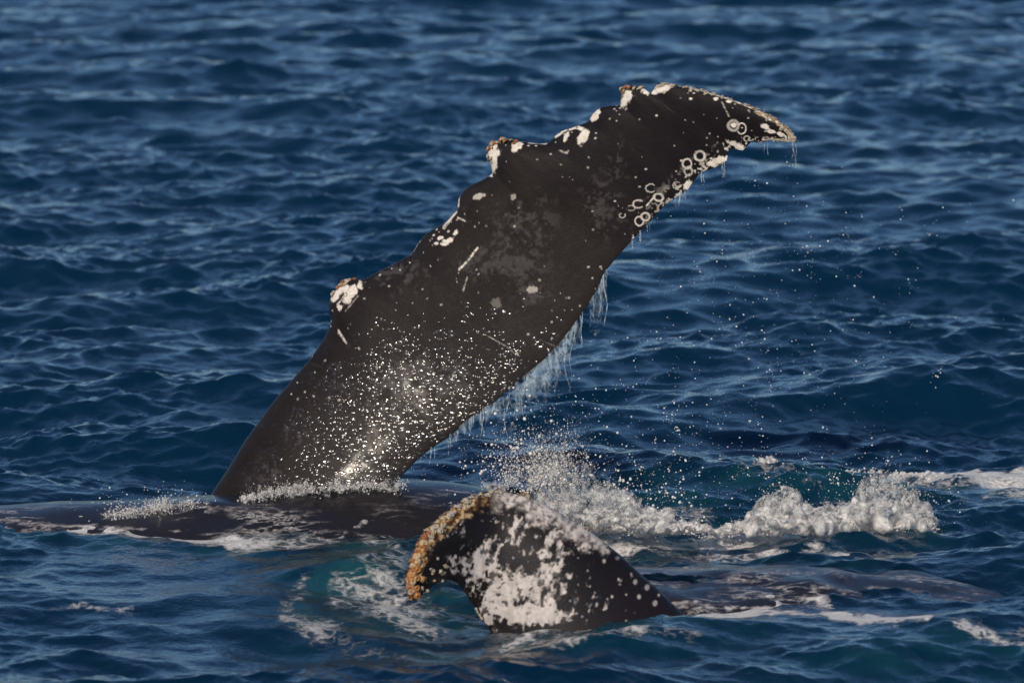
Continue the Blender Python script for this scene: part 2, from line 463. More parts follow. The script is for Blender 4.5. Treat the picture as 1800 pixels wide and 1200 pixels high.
# ================================================================== whale with the raised flipper
L1 = [(300, 985), (330, 930), (358, 888), (375, 862), (402, 822), (430, 775), (480, 706), (517, 663), (546, 629), (566, 601), (577, 580), (582, 563),
      (580, 548), (578, 535), (584, 516), (604, 496), (620, 491), (640, 491), (665, 477), (700, 460), (724, 446), (736, 426), (750, 410),
      (785, 390), (804, 368), (806, 350), (815, 335), (828, 325), (848, 317), (866, 305), (862, 285), (857, 272), (862, 255), (884, 245), (907, 249),
      (921, 249), (948, 253), (965, 251), (976, 239), (990, 229), (1014, 222), (1034, 214), (1043, 199), (1055, 189), (1073, 186),
      (1091, 185), (1091, 171), (1094, 156), (1117, 151), (1133, 156), (1141, 163), (1148, 160), (1153, 151), (1166, 147), (1187, 150), (1217, 154), (1248, 163),
      (1282, 173), (1306, 182), (1337, 196), (1365, 211), (1386, 228), (1399, 241), (1401, 250)]
T1 = [(520, 1075), (560, 1020), (600, 970), (650, 905), (680, 866), (696, 846), (715, 827), (733, 808), (755, 790), (784, 771), (817, 744), (847, 722), (883, 695),
      (920, 664), (957, 634), (986, 603), (1008, 574), (1030, 542), (1044, 520), (1055, 498), (1065, 476), (1086, 450), (1110, 424), (1134, 399), (1152, 378),
      (1172, 358), (1190, 346), (1209, 334), (1218, 320), (1231, 304), (1258, 294), (1277, 286), (1281, 262), (1290, 262), (1306, 265), (1313, 257), (1321, 249),
      (1341, 251), (1351, 246), (1382, 250), (1401, 250)]
K1 = [(0, 0), (2, 2), (6, 5), (11, 9), (17, 12), (21, 14), (25, 17), (29, 20), (36, 23), (42, 27), (45, 29), (51, 32), (55, 34), (58, 37), (len(L1) - 1, len(T1) - 1)]

def depth1(px, py):
    v = np.clip((890 - py) / 740.0, -.3, 1.1)                       # 0 at the water, 1 at the top
    lean = 1.32 * v - 0.70 * v ** 2                                 # leans away low down, upright towards the tip
    curl = -0.12 * smooth(1120, 1420, px) ** 1.5                     # tip bends to the viewer
    yaw = (px - 530) * 0.0012
    und = 0.006 * np.sin(px * .013 + py * .017)
    return 29.30 + lean + curl - yaw + und

def half1(t):
    return np.interp(t, [0, .12, .3, .5, .7, .85, .95, 1], [.22, .16, .115, .10, .085, .055, .033, .015])

fl1 = flipper_mesh(L1, T1, K1, 860, 190, depth1, half1, (-0.12, -1, 0.12))
# rise of the tubercles and slow lumps on the hide
q = fl1
lump = (fbm(q['PX'] / 60, q['PY'] / 60, 2, 3) - .5) * 0.007 * np.minimum(1, np.minimum(q['S'], 1 - q['S']) * 8)
q['F'] = q['F'] + np.array([-.1, -1, .1]) * lump[..., None]

def paint_flipper1(fl):
    X, Y, S_ = fl['PX'].ravel(), fl['PY'].ravel(), fl['S'].ravel()
    n1 = fbm(X / 55, Y / 55, 1, 5); n2 = fbm(X / 11, Y / 11, 4, 4); n3 = fbm(X / 150, Y / 150, 8, 3)
    c = np.zeros((len(X), 3)) + np.array([.0165, .0132, .0130])
    c = mixc(c, smooth(.40, .66, n3) * .6, (.0205, .0150, .0138))
    c = mixc(c, smooth(.50, .68, fbm(X / 70, Y / 70, 17, 3)) * .6, (.011, .0088, .0083))
    c = mixc(c, smooth(900, 1150, X - (Y - 300) * .6) * .7, (.0090, .0076, .0098))
    # grey scuffed patches
    spots = [(880, 460, 75, 40, .9), (700, 480, 60, 40, .6), (925, 395, 60, 60, .7), (1060, 365, 40, 55, .7), (745, 660, 90, 40, .9), (700, 720, 120, 60, .5),
             (610, 665, 60, 50, .4), (520, 760, 60, 60, .4), (1000, 620, 60, 60, .3), (1085, 290, 30, 40, .5), (940, 515, 30, 22, .8), (480, 830, 50, 40, .4), (800, 380, 60, 50, .3)]
    g = np.zeros_like(X); nfx = fbm(X / 5, Y / 5, 97, 3, .6)
    for cx, cy, rx, ry, a in spots:
        g = np.maximum(g, a * np.exp(-((X - cx) / rx) ** 2 - ((Y - cy) / ry) ** 2))
    m = smooth(.34, .66, g * .55 + (n2 - .5) * 1.1 + (nfx - .5) * .9 + (n1 - .5) * .6 + .10) * np.minimum(1, g * 2)
    c = mixc(c, m * .7, (.066, .060, .059))
    white = np.zeros_like(X); nf = fbm(X / 5, Y / 5, 95, 3, .6)
    def ell(cx, cy, rx, ry, ang=0, a=1.0, nz=1.3):
        dx, dy = X - cx, Y - cy; ca, sa = math.cos(math.radians(ang)), math.sin(math.radians(ang))
        d = np.hypot((dx * ca + dy * sa) / rx, (-dx * sa + dy * ca) / ry)
        return a * smooth(1.22, .80, d + (nf - .5) * nz + (n2 - .5) * .5)
    def ring(cx, cy, r, w=2.6, ry=None, gap=None):
        d = np.hypot(X - cx, (Y - cy) * r / (ry or r)); m = smooth(w, w * .45, np.abs(d - r + (n2 - .5) * 3))
        if gap is not None:
            an = np.degrees(np.arctan2(Y - cy, X - cx)); m = m * smooth(25, 50, np.abs((an - gap + 180) % 360 - 180))
        return m
    def line(pts, w, a=1.0):
        d, _ = seg_dist(X, Y, pts); return a * smooth(w, w * .4, d + (n2 - .5) * w * .8) * (.25 + .75 * smooth(.36, .54, nf))
    R_ = [(1231, 275, 9, 3.2), (1208, 288, 10, 3.2), (1210, 301, 10, 3.0), (1145, 331, 9, 2.4, None, 0), (1158, 347, 9, 3.2), (1124, 359, 10, 2.4, None, 0), (1110, 366, 7, 1.8, None, 180),
         (1135, 381, 9, 3.2), (1124, 389, 8, 2.2), (1095, 379, 6, 1.8, None, -70), (1290, 221, 10, 4.5, 8), (1304, 226, 8, 2, 9, 180), (1313, 244, 6, 2.2, None, 60),
         (1190, 326, 8, 2.0, None, 0), ]
    for r_ in R_: white = np.maximum(white, (.55 + .4 * ((r_[0] * 7) % 10) / 10) * smooth(.25, .5, n2 + .2) * ring(r_[0], r_[1], r_[2] * (.68 + .28 * ((r_[1] * 3) % 7) / 7), r_[3] * (.6 + .3 * ((r_[0] * 5) % 9) / 9), (r_[4] if len(r_) > 4 and r_[4] else r_[2] * (.62 + .35 * ((r_[0] * 3 + r_[1]) % 11) / 11)), *r_[5:]))
    E = [(1290, 220, 5, 4), (1335, 182, 9, 4, 20), (1282, 179, 5, 3), (1259, 174, 4, 3), (1216, 174, 3, 2), (1357, 232, 8, 3, 10), (1300, 260, 9, 6, 20), (1290, 253, 10, 5, 30),
         (1262, 282, 12, 6, -10), (1252, 287, 10, 5, 0), (1280, 293 - 14, 6, 5), (1208, 326, 6, 8, 40), (1026, 243, 8, 12, 35), (1024, 240, 12, 5, -50), (997, 240, 4, 9, 20),
         (1165, 155, 15, 7, -8), (1152, 160, 6, 7), (1103, 168, 10, 12, 10), (1098, 178, 7, 11), (1046, 204, 7, 12, 30), (910, 258, 9, 8), (868, 288, 7, 20, 10), (870, 270, 10, 9), (865, 262, 9, 12),
         (618, 521, 6, 16, 35), (625, 508, 9, 9, 0), (634, 502, 7, 7), (600, 541, 5, 5), (591, 520, 6, 12, 30), (604, 508, 12, 8, -30),
         (776, 418, 6, 3, -10), (784, 424, 4, 3, 30), (769, 428, 4, 3), (784, 429, 8, 2.5, 5), (793, 423, 6, 4, -40), (803, 410, 6, 4, -50), (938, 509, 9, 5, 0, .5), (876, 533, 10, 8, 0, .16),
         (845, 345, 10, 6, -20, .6), (905, 348, 4, 6, 20, .4), (1040, 205, 5, 6), (1136, 158, 6, 8), (1345, 222, 7, 4, 30), (1372, 236, 7, 4, 30), (1390, 243, 7, 4, 30)]
    for e in E: white = np.maximum(white, ell(*e))
    LN = [([(843, 436), (828, 456), (811, 474)], 2.4, 1), ([(825, 488), (818, 511)], 1.6, .6), ([(802, 373), (790, 388), (782, 400)], 4, 1), ([(806, 346), (806, 362)], 3.5, 1), ([(807, 383), (820, 389)], 2, .8),
          ([(598, 580), (606, 593), (613, 602)], 2.4, .7), ([(633, 520), (610, 548)], 1.6, .35), ([(615, 512), (596, 535)], 2.4, .9), ([(1152, 345), (1137, 362)], 2, .9), ([(985, 265), (999, 270)], 2.5, .7),
          ([(1270, 180), (1282, 205)], 1.8, .5), ([(978, 240), (990, 231), (1015, 224), (1033, 232)], 4, 1), ([(960, 252), (930, 251)], 3, .7), ([(735, 425), (729, 437), (722, 446)], 2.8, .7), ([(1195, 150), (1250, 163), (1310, 184), (1345, 200)], 3, .8),
          ([(1330, 196), (1372, 217), (1398, 245)], 5, .9), ([(1395, 248), (1350, 246)], 3.5, .6), ([(950, 597), (985, 612)], 1.0, .2), ([(860, 590), (890, 607), (905, 620)], 1.1, .4)]
    for l_ in LN: white = np.maximum(white, line(*l_))
    # small pale pocks, thicker towards the edges
    r2 = np.random.default_rng(5)
    idx = r2.integers(0, len(X), 520)
    for k in idx:
        x0, y0, s0 = X[k], Y[k], S_[k]
        if r2.random() > (.35 + .65 * abs(s0 - .5) * 2) : continue
        if y0 < 720:
            rr = r2.uniform(1.2, 2.9); sel = (np.abs(X - x0) < 8) & (np.abs(Y - y0) < 8)
            dd = np.hypot(X[sel] - x0, (Y[sel] - y0) * r2.uniform(1, 1.6)); white[sel] = np.maximum(white[sel], r2.uniform(.35, .9) * smooth(rr, rr * .5, dd))
    # speckles along the trailing edge near the tip
    tr = smooth(.80, .99, S_) * smooth(1100, 1200, X)
    white = np.maximum(white, tr * smooth(.58, .70, fbm(X / 5, Y / 5, 33, 2)) * .8)
    c = mixc(c, white, (.72, .66, .585))
    white = np.clip(white * (.45 + .75 * smooth(.3, .6, fbm(X / 4, Y / 4, 39, 3))), 0, 1)
    core = np.exp(-((X - 735) / 120) ** 2 - ((Y - 690) / 60) ** 2) + .7 * np.exp(-((X - 650) / 90) ** 2 - ((Y - 815) / 45) ** 2)
    wet = .05 + .42 * smooth(500, 620, Y + (n1 - .5) * 120) + .36 * smooth(600, 700, Y + (n1 - .5) * 90) + 1.6 * core
    wet = np.clip(wet * (.35 + 1.1 * np.maximum(smooth(.36, .62, fbm(X / 38, Y / 20, 91, 3)), core)), 0, 1.15) * smooth(.03, .2, S_)
    glare = np.exp(-((X - 735) / 75) ** 2 - ((Y - 688) / 34) ** 2) + .6 * np.exp(-((X - 640) / 70) ** 2 - ((Y - 825) / 30) ** 2)
    dry = .97 - .10 * smooth(520, 640, Y + (n1 - .5) * 130) - .75 * glare * smooth(.40, .60, fbm(X / 16, Y / 8, 101, 4, .6))
    dry = np.clip(1.0 * dry * smooth(.0, .10, S_) - .8 * smooth(.10, .0, S_), -1, 1)
    return c, wet, np.maximum(white * .8, dry)

c1, w1, d1 = paint_flipper1(fl1)

ZT1 = ([-8.2, -7, -5.2, -4.2, -3.1, -2.0, -1.5, -1.0, -.6, -.2, .1, .5, 1.2, 3, 5.5, 6.5], [-1.3, -.7, -.12, .03, .07, .105, .16, .225, .235, .20, .12, -.05, -.30, -.7, -1.3, -1.7])
RZ1 = ([-8.2, -7.6, -6.5, -4.5, -1, 1.5, 4, 6, 6.5], [.05, .5, .95, 1.25, 1.35, 1.25, .8, .4, .25])
xs1 = np.concatenate([np.linspace(-8.2, -3.6, 60), np.linspace(-3.58, .8, 420), np.linspace(.85, 6.5, 60)])
def smooth_interp(xp, fp):
    d = np.linspace(xp[0], xp[-1], 1500); v = np.interp(d, xp, fp); k = np.hanning(121); k /= k.sum()
    v = np.convolve(np.pad(v, 60, mode='edge'), k, 'valid')[:1500]
    return lambda x: np.interp(x, d, v)
zt1 = smooth_interp(*ZT1)
bV1, bF1 = body_mesh(xs1, zt1, lambda x: 29.30 + 0.05 * np.sin(x), smooth_interp(RZ1[0], np.array(RZ1[1]) * 1.08), smooth_interp(*RZ1), 150)
bx, by = proj(bV1)
hummock = (fbm(bV1[:, 0] * 2.2, bV1[:, 1] * 2.2 + bV1[:, 2], 5, 3) - .5) * .035 + .04 * np.exp(-((bx - 362) / 70) ** 2 - ((by - 893) / 16) ** 2) * (bV1[:, 2] > -.2)
bV1[:, 2] += hummock

def paint_body(V, px, py, seed, strokes, amount):
    x, y = V[:, 0], V[:, 1]
    c = np.zeros((len(V), 3)) + np.array([.013, .0105, .012])
    c = mixc(c, smooth(.45, .65, fbm(x * 3, y * 3, seed, 4)) * .5, (.02, .016, .018))
    m = stroke_mask(px, py, strokes)
    return c, np.full(len(V), .10), np.full(len(V), -1.9), m * .84 * (V[:, 2] > -.3)
BODY_FOAM1 = [([(430, 905), (480, 900), (520, 908)], 9, .75), ([(600, 945), (640, 915), (660, 905)], 5, .8), ([(290, 912), (310, 905)], 10, .6), ([(0, 917), (150, 926), (400, 940), (600, 949)], 8, .8),
              ([(690, 880), (750, 885)], 7, .5), ([(500, 935), (590, 925), (620, 918)], 6, .5)]
cB, wB, dB, fB = paint_body(bV1, bx, by, 12, BODY_FOAM1, .84)

whaleA = bpy.data.objects.new('humpback_whale', None); COL.objects.link(whaleA)
whaleA.empty_display_size = .3
tag(whaleA, 'black humpback whale rolled at the surface, long scarred flipper raised high in the air', 'whale')
bodyA = join_whale('body', fl1, bV1, bF1, c1, w1, d1, cB, wB, dB, fB, SKIN_A, whaleA)

# ================================================================== whale with the bent, barnacled flipper
L2 = [(1262, 1150), (1222, 1098), (1181, 1059), (1156, 1033), (1128, 1010), (1100, 983), (1072, 960), (1047, 941), (1025, 924), (997, 910), (976, 896), (946, 880), (924, 869), (904, 867),
      (879, 863), (854, 863), (824, 873), (799, 889), (774, 910), (748, 934), (733, 964), (724, 992), (717, 1014), (719, 1038), (725, 1055)]
T2 = [(905, 1215), (880, 1150), (860, 1104), (848, 1088), (836, 1068), (826, 1055), (815, 1037), (803, 1023), (790, 1017), (778, 1019), (761, 1029), (745, 1041), (736, 1053), (725, 1055)]
K2 = [(0, 0), (2, 2), (6, 4), (9, 5), (12, 6), (15, 7), (17, 8), (19, 9), (21, 10), (23, 12), (len(L2) - 1, len(T2) - 1)]
def depth2(px, py):
    v = np.clip((1080 - py) / 220.0, -.6, 1.1)
    return 26.35 + .16 * v - .38 * smooth(900, 700, px) ** 1.2 + .12 * smooth(950, 1250, px)
def half2(t):
    return np.interp(t, [0, .3, .55, .75, .9, 1], [.20, .16, .125, .09, .055, .02])
fl2 = flipper_mesh(L2, T2, K2, 380, 190, depth2, half2, (-0.15, -1, .10))

def paint_flipper2(fl):
    X, Y, S_, T_ = fl['PX'].ravel(), fl['PY'].ravel(), fl['S'].ravel(), fl['Tt'].ravel()
    n = fbm(X / 26, Y / 34, 41, 5, .6); st = fbm((X + .35 * Y) / 9, (Y - .35 * X) / 26, 45, 4, .6); sm = fbm(X / 7, Y / 7, 47, 3)
    c = np.zeros((len(X), 3)) + np.array([.010, .0075, .0085])
    c = mixc(c, smooth(1000, 1150, X) * .6, (.016, .011, .015))
    w_ = np.zeros_like(X)
    def blob(cx, cy, rx, ry, a=1.0):
        return a * np.exp(-(((X - cx) / rx) ** 2 + ((Y - cy) / ry) ** 2) ** 1.3)
    f = np.maximum.reduce([blob(850, 990, 48, 42, 1.2), blob(900, 1030, 62, 38, 1.15), blob(930, 1075, 95, 22, 1.3), blob(880, 1060, 50, 40, 1.0), blob(960, 1000, 60, 60, .66), blob(880, 960, 60, 30, .55),
                           blob(795, 985, 26, 26, .75), blob(900, 920, 90, 22, .5), blob(990, 950, 60, 45, .52), blob(820, 930, 30, 25, .5), blob(1010, 1050, 70, 30, .62), blob(770, 1015, 20, 16, .55)])
    w_ = smooth(.52, .84, f * .86 + (n - .5) * .9 + (st - .5) * 1.0 + (sm - .5) * .85 + .06)
    w_ = w_ * (1 - .85 * smooth(.60, .70, fbm(X / 13, Y / 13, 49, 3)) * (f < 1.12))
    edge, _ = seg_dist(X, Y, [(868, 868), (905, 872), (945, 884), (985, 905), (1025, 928), (1050, 946)])
    w2 = smooth(30, 6, edge + (n - .5) * 52 + (sm - .5) * 34) * smooth(862, 885, X) * (.35 + .65 * smooth(.34, .52, fbm(X / 6, Y / 6, 111, 3, .6)))
    w_ = np.maximum(w_, w2)
    for k in range(60):                                                # pale pocks and short scratches
        r_ = np.random.default_rng(900 + k); x0, y0 = r_.uniform(800, 1110), r_.uniform(880, 1060)
        a = r_.uniform(.5, 1.3); ln = r_.uniform(0, 1) ** 2 * 14; g_ = r_.normal(1.9, .5); d, _ = seg_dist(X, Y, [(x0, y0), (x0 + ln * math.cos(g_), y0 + ln * math.sin(g_))])
        w_ = np.maximum(w_, r_.uniform(.15, .7) * smooth(2.8 * a, .9 * a, d + (sm - .5) * 3))
    for x0, y0, r_ in [(1120, 1020, 4.5), (1140, 1030, 5), (1128, 1045, 4), (1155, 1057, 5), (1092, 1015, 2.5), (1066, 983, 3.5), (1030, 955, 4), (1040, 958, 4), (1082, 1044, 3), (1160, 1044, 2.5)]:
        w_ = np.maximum(w_, .75 * smooth(r_, r_ * .5, np.hypot(X - x0, (Y - y0) * .8)))
    w_ = w_ * (.72 + .35 * smooth(.3, .65, fbm(X / 10, Y / 16, 81, 4)))
    c = mixc(c, w_, (.60, .545, .51))
    tan = smooth(.55, .9, f) * w_ * .3
    c = mixc(c, tan, (.50, .47, .46))
    crust = smooth(34, 22, seg_dist(X, Y, L2[13:])[0] + (sm - .5) * 30) * smooth(880, 800, X) * (S_ < .5)
    cr = fbm(X / 5.5, Y / 5.5, 71, 3, .6)
    c = mixc(c, crust * .9, (.10, .045, .018)); c = mixc(c, crust * smooth(.44, .6, cr), (.50, .30, .11)); c = mixc(c, crust * smooth(.58, .7, cr) * .9, (.66, .56, .40))
    return c, np.full(len(X), .10), np.clip(w_ + crust, 0, 1) * .75
c2, w2, d2 = paint_flipper2(fl2)

ZT2 = ([-4, -1.5, -.2, .4, 1.1, 1.9, 2.4, 3.2, 5, 8], [-1.6, -.9, -.25, .02, .055, .05, -.0, -.18, -.5, -1.4])
RZ2 = ([-4, -3, 0, 3, 6, 8], [.05, .6, .95, .9, .6, .15])
xs2 = np.concatenate([np.linspace(-4, 0, 40), np.linspace(.02, 2.9, 260), np.linspace(2.95, 8, 50)])
bV2, bF2 = body_mesh(xs2, smooth_interp(*ZT2), lambda x: 27.15 + .1 * np.sin(x), smooth_interp(RZ2[0], np.array(RZ2[1]) * 1.75), smooth_interp(*RZ2), 150)
bx2, by2 = proj(bV2)
bV2[:, 2] += (fbm(bV2[:, 0] * 3, bV2[:, 1] * 3.5, 19, 3) - .5) * .07
BODY_FOAM2 = [([(1180, 1066), (1300, 1066), (1420, 1072), (1560, 1088)], 7, 1.0), ([(1200, 960), (1330, 968), (1470, 972)], 9, .8), ([(1230, 1010), (1330, 1015), (1430, 1005), (1500, 1010)], 18, .55), ([(1360, 1048), (1440, 1048)], 10, .7)]
cB2, wB2, dB2, fB2 = paint_body(bV2, bx2, by2, 52, BODY_FOAM2, .8)
whaleB = bpy.data.objects.new('humpback_whale', None); COL.objects.link(whaleB)
tag(whaleB, 'submerged humpback whale showing a bent black and white flipper crusted with orange barnacles', 'whale')
bodyB = join_whale('body', fl2, bV2, bF2, c2, w2, d2, cB2, wB2, dB2, fB2, SKIN_B, whaleB)

#@@BARNACLES
# ------------------------------------------------------------------ barnacles, each one a little ribbed cone with a mouth
def barnacle_mat(name, c0, c1, c2):
    t = NT(name); P = t.pos()
    inf = t.n('ShaderNodeObjectInfo').outputs['Random']
    n = t.noise(P, 2.2, 4, .6)
    col = t.mix(t.ramp(n, .3, .7), t.mix(inf, c0, c1), c2)
    nr = t.bump(t.noise(P, 6, 3), .6, .08)
    b = t.bsdf(**{'Base Color': col, 'Roughness': .5, 'Normal': nr, 'Coat Weight': .35, 'Coat Roughness': .15})
    return t.done(b.outputs[0])
BM = {'cream': barnacle_mat('barnacle_cream', (.74, .62, .42, 1), (.80, .72, .56, 1), (.50, .36, .20, 1)),
      'ochre': barnacle_mat('barnacle_ochre', (.66, .31, .075, 1), (.80, .50, .19, 1), (.38, .13, .03, 1)),
      'rust': barnacle_mat('barnacle_rust', (.50, .17, .05, 1), (.62, .28, .10, 1), (.22, .07, .025, 1)),
      'chalk': barnacle_mat('barnacle_chalk', (.72, .67, .58, 1), (.66, .58, .48, 1), (.50, .42, .33, 1))}
def barnacle_mesh(seed, mat):
    r = np.random.default_rng(seed); n = 9
    a = np.linspace(0, 2 * math.pi, n, endpoint=False)
    rings = [(1.0, -.25), (.92, .15), (.62, .62), (.40, .66), (.30, .25)]
    V = []
    for k, (rad, z) in enumerate(rings):
        rr = rad * (1 + (.16 if k < 3 else .05) * (np.arange(n) % 2 * 2 - 1) * .6 + r.normal(0, .07, n))
        V.append(np.stack([rr * np.cos(a), rr * np.sin(a) * .9, z + r.normal(0, .05, n)], -1))
    V = np.concatenate(V); F = []
    for k in range(len(rings) - 1):
        for j in range(n): F.append([k * n + j, k * n + (j + 1) % n, (k + 1) * n + (j + 1) % n, (k + 1) * n + j])
    me = mesh_np('barnacle', V, np.array(F), False); me.materials.append(mat); return me
BMESH = {k: [barnacle_mesh(100 + i * 7 + j, m) for j in range(4)] for i, (k, m) in enumerate(BM.items())}

def surf_normal(fl):
    F = fl['F']; du = np.gradient(F, axis=0); dv = np.gradient(F, axis=1)
    n = np.cross(du, dv); n /= np.linalg.norm(n, axis=-1, keepdims=True) + 1e-9
    return np.where((n[..., 1:2] > 0), -n, n)
def put_barnacles(fl, whale, spots, seed):
    """spots: (px, py, radius px, kind)"""
    N = surf_normal(fl); r = np.random.default_rng(seed)
    PX, PY = fl['PX'], fl['PY']
    for px, py, rad, kind in spots:
        d = (PX - px) ** 2 + (PY - py) ** 2; i, j = np.unravel_index(np.argmin(d), d.shape)
        p = fl['F'][i, j] if r.random() > .18 or fl['S'][i, j] > .08 else fl['B'][i, j]
        n = N[i, j].copy(); s = fl['S'][i, j]
        k = int(np.clip(j + 6, 0, fl['ns'] - 1))
        if s < .10:                                                    # on the rim: lean out over the edge
            out = fl['F'][i, 0] - fl['F'][i, 40]; out /= np.linalg.norm(out) + 1e-9
            n = n * .5 + out * (1 - s * 5); n /= np.linalg.norm(n)
        size = rad * fl['F'][i, j][1] / FPX
        o = bpy.data.objects.new('barnacle', BMESH[kind][r.integers(4)]); COL.objects.link(o)
        o.parent = whale; o.location = p + n * size * r.uniform(-.1, .35)
        q_ = Vector(n + r.normal(0, .18, 3)).to_track_quat('Z', 'Y'); o.rotation_mode = 'QUATERNION'; o.rotation_quaternion = q_
        o.scale = (size * r.uniform(.85, 1.15), size * r.uniform(.85, 1.15), size * r.uniform(.7, 1.25))
rb = np.random.default_rng(77)
sp1 = []
def cluster(out, pts, n, wd, rmin, rmax, kinds):
    pts = np.array(pts, float); s = polylen(pts)
    for k in range(n):
        a = rb.uniform(0, s[-1]); out.append((np.interp(a, s, pts[:, 0]) + rb.normal(0, wd), np.interp(a, s, pts[:, 1]) + rb.normal(0, wd), rb.uniform(rmin, rmax), kinds[rb.integers(len(kinds))]))
cluster(sp1, [(584, 516), (596, 502), (607, 495), (618, 491)], 30, 2.5, 3, 5.5, ['rust', 'ochre', 'cream', 'chalk'])
cluster(sp1, [(604, 494), (620, 490)], 9, 1.5, 3, 5, ['rust', 'rust', 'ochre'])
cluster(sp1, [(858, 262), (868, 252), (884, 246), (905, 250)], 34, 3, 3, 5.5, ['rust', 'cream', 'chalk', 'rust'])
cluster(sp1, [(860, 275), (866, 282)], 9, 3, 2.5, 4.5, ['chalk', 'cream'])
cluster(sp1, [(1095, 158), (1110, 153), (1133, 157)], 26, 2.5, 3, 5, ['chalk', 'cream', 'rust'])
cluster(sp1, [(1152, 154), (1168, 149), (1190, 152)], 22, 2, 2, 4, ['chalk', 'cream'])
cluster(sp1, [(1200, 152), (1250, 164), (1310, 184)], 34, 2.5, 1.6, 3.6, ['chalk', 'cream'])
cluster(sp1, [(1310, 184), (1345, 201), (1372, 218), (1392, 236), (1398, 246)], 70, 3, 2, 4.2, ['chalk', 'cream', 'cream', 'ochre'])
cluster(sp1, [(1398, 246), (1360, 246)], 14, 2, 1.6, 3, ['chalk', 'cream'])
put_barnacles(fl1, whaleA, sp1, 1)
sp2 = []
cluster(sp2, [(722, 1046), (722, 1018), (730, 992), (740, 964), (754, 938)], 120, 6.5, 2.6, 8, ['ochre', 'rust', 'rust', 'cream', 'ochre', 'chalk'])
cluster(sp2, [(754, 938), (780, 912), (804, 893)], 60, 5, 2.4, 6.5, ['ochre', 'cream', 'chalk', 'chalk'])
cluster(sp2, [(804, 893), (830, 875), (856, 868), (885, 867)], 60, 4, 2, 5.5, ['cream', 'chalk', 'chalk'])
cluster(sp2, [(915, 868), (934, 876)], 12, 3, 3, 5, ['cream', 'ochre'])
cluster(sp2, [(1040, 934), (1028, 926)], 5, 2, 2.5, 4, ['ochre', 'cream'])
cluster(sp2, [(828, 1062), (845, 1085)], 7, 2, 2, 3.5, ['chalk'])
cluster(sp2, [(735, 1045), (765, 1010), (790, 980)], 22, 9, 2, 4.5, ['chalk', 'cream'])
put_barnacles(fl2, whaleB, sp2, 2)
#@@SPLASH
# ------------------------------------------------------------------ thrown water
def ico(sub):
    bm = bmesh.new(); bmesh.ops.create_icosphere(bm, subdivisions=sub, radius=1.0)
    V = np.array([v.co[:] for v in bm.verts]); F = np.array([[v.index for v in f.verts] for f in bm.faces]); bm.free(); return V, F
ICO1, ICO2 = ico(1), ico(2)

def ellipsoids(C, R, A=None, base=ICO1):
    """C centres (n,3), R radii (n,3), A: (n,3) axis along which the third radius lies"""
    V0, F0 = base; n = len(C)
    if A is None: A = np.tile([0, 0, 1.0], (n, 1))
    A = A / (np.linalg.norm(A, axis=1, keepdims=True) + 1e-9)
    h = np.where(np.abs(A[:, 2:3]) < .9, [[0, 0, 1.0]], [[1.0, 0, 0]])
    B = np.cross(A, h); B /= np.linalg.norm(B, axis=1, keepdims=True) + 1e-9; D = np.cross(A, B)
    V = C[:, None] + V0[None, :, 0:1] * R[:, None, 0:1] * B[:, None] + V0[None, :, 1:2] * R[:, None, 1:2] * D[:, None] + V0[None, :, 2:3] * R[:, None, 2:3] * A[:, None]
    F = F0[None] + (np.arange(n) * len(V0))[:, None, None]
    return V.reshape(-1, 3), F.reshape(-1, 3)

def liquid(name, V, F, voxel, smooth_it, mat, rough=0.0):
    """melt overlapping blobs into one water surface"""
    me = mesh_np(name + '_src', V, F)
    o = bpy.data.objects.new(name + '_src', me); COL.objects.link(o)
    m = o.modifiers.new('r', 'REMESH'); m.mode = 'VOXEL'; m.voxel_size = voxel; m.adaptivity = 0
    if smooth_it:
        s = o.modifiers.new('s', 'SMOOTH'); s.iterations = smooth_it; s.factor = .5
    dg = bpy.context.evaluated_depsgraph_get(); out = bpy.data.meshes.new_from_object(o.evaluated_get(dg))
    bpy.data.objects.remove(o); bpy.data.meshes.remove(me)
    out.name = name
    if rough:
        n = len(out.vertices); co = np.empty(n * 3, np.float32); out.vertices.foreach_get('co', co); co = co.reshape(-1, 3)
        nn = np.empty(n * 3, np.float32); out.vertices.foreach_get('normal', nn); nn = nn.reshape(-1, 3)
        a = fbm(co[:, 0] * 30 + co[:, 1] * 13, co[:, 2] * 30 + co[:, 1] * 19, 61, 4, .55) - .5
        co = co + nn * (a * rough)[:, None]; out.vertices.foreach_set('co', co.astype(np.float32).ravel())
    out.polygons.foreach_set('use_smooth', np.ones(len(out.polygons), bool))
    return link(name, out, mat)

def froth_mat(name, glassy, col=(.80, .785, .76, 1), thin=None):
    """thin = (z where solid, z where ragged): aerated water is solid white low down and breaks into films higher up"""
    t = NT(name); P = t.pos()
    n = t.noise(P, 9, 4, .6, .4); f = t.noise(P, 70, 4, .65); h = t.noise(P, 26, 5, .65, .6)
    g = t.ramp(n, .38, .68, 0.0, glassy)
    nr = t.bump(f, .8, .012)
    b = t.bsdf(**{'Base Color': t.mix(t.ramp(f, .3, .7), col, tuple(c * .8 for c in col[:3]) + (1,)), 'Roughness': t.math('SUBTRACT', .42, t.math('MULTIPLY', g, .30)),
                  'IOR': 1.333, 'Transmission Weight': g, 'Normal': nr})
    if thin is None: return t.done(b.outputs[0])
    sx = t.n('ShaderNodeSeparateXYZ'); t.set(sx.inputs[0], P)
    up = t.ramp(sx.outputs[2], thin[0], thin[1])
    thr = t.math('MULTIPLY', up, .20)
    a = t.ramp(t.math('SUBTRACT', t.math('ADD', t.math('MULTIPLY', h, .75), t.math('MULTIPLY', f, .25)), thr), .27, .52, .0, .80)
    tr = t.n('ShaderNodeBsdfTransparent'); mx = t.n('ShaderNodeMixShader'); t.set(mx.inputs[0], a)
    t.t.links.new(tr.outputs[0], mx.inputs[1]); t.t.links.new(b.outputs[0], mx.inputs[2])
    return t.done(mx.outputs[0])
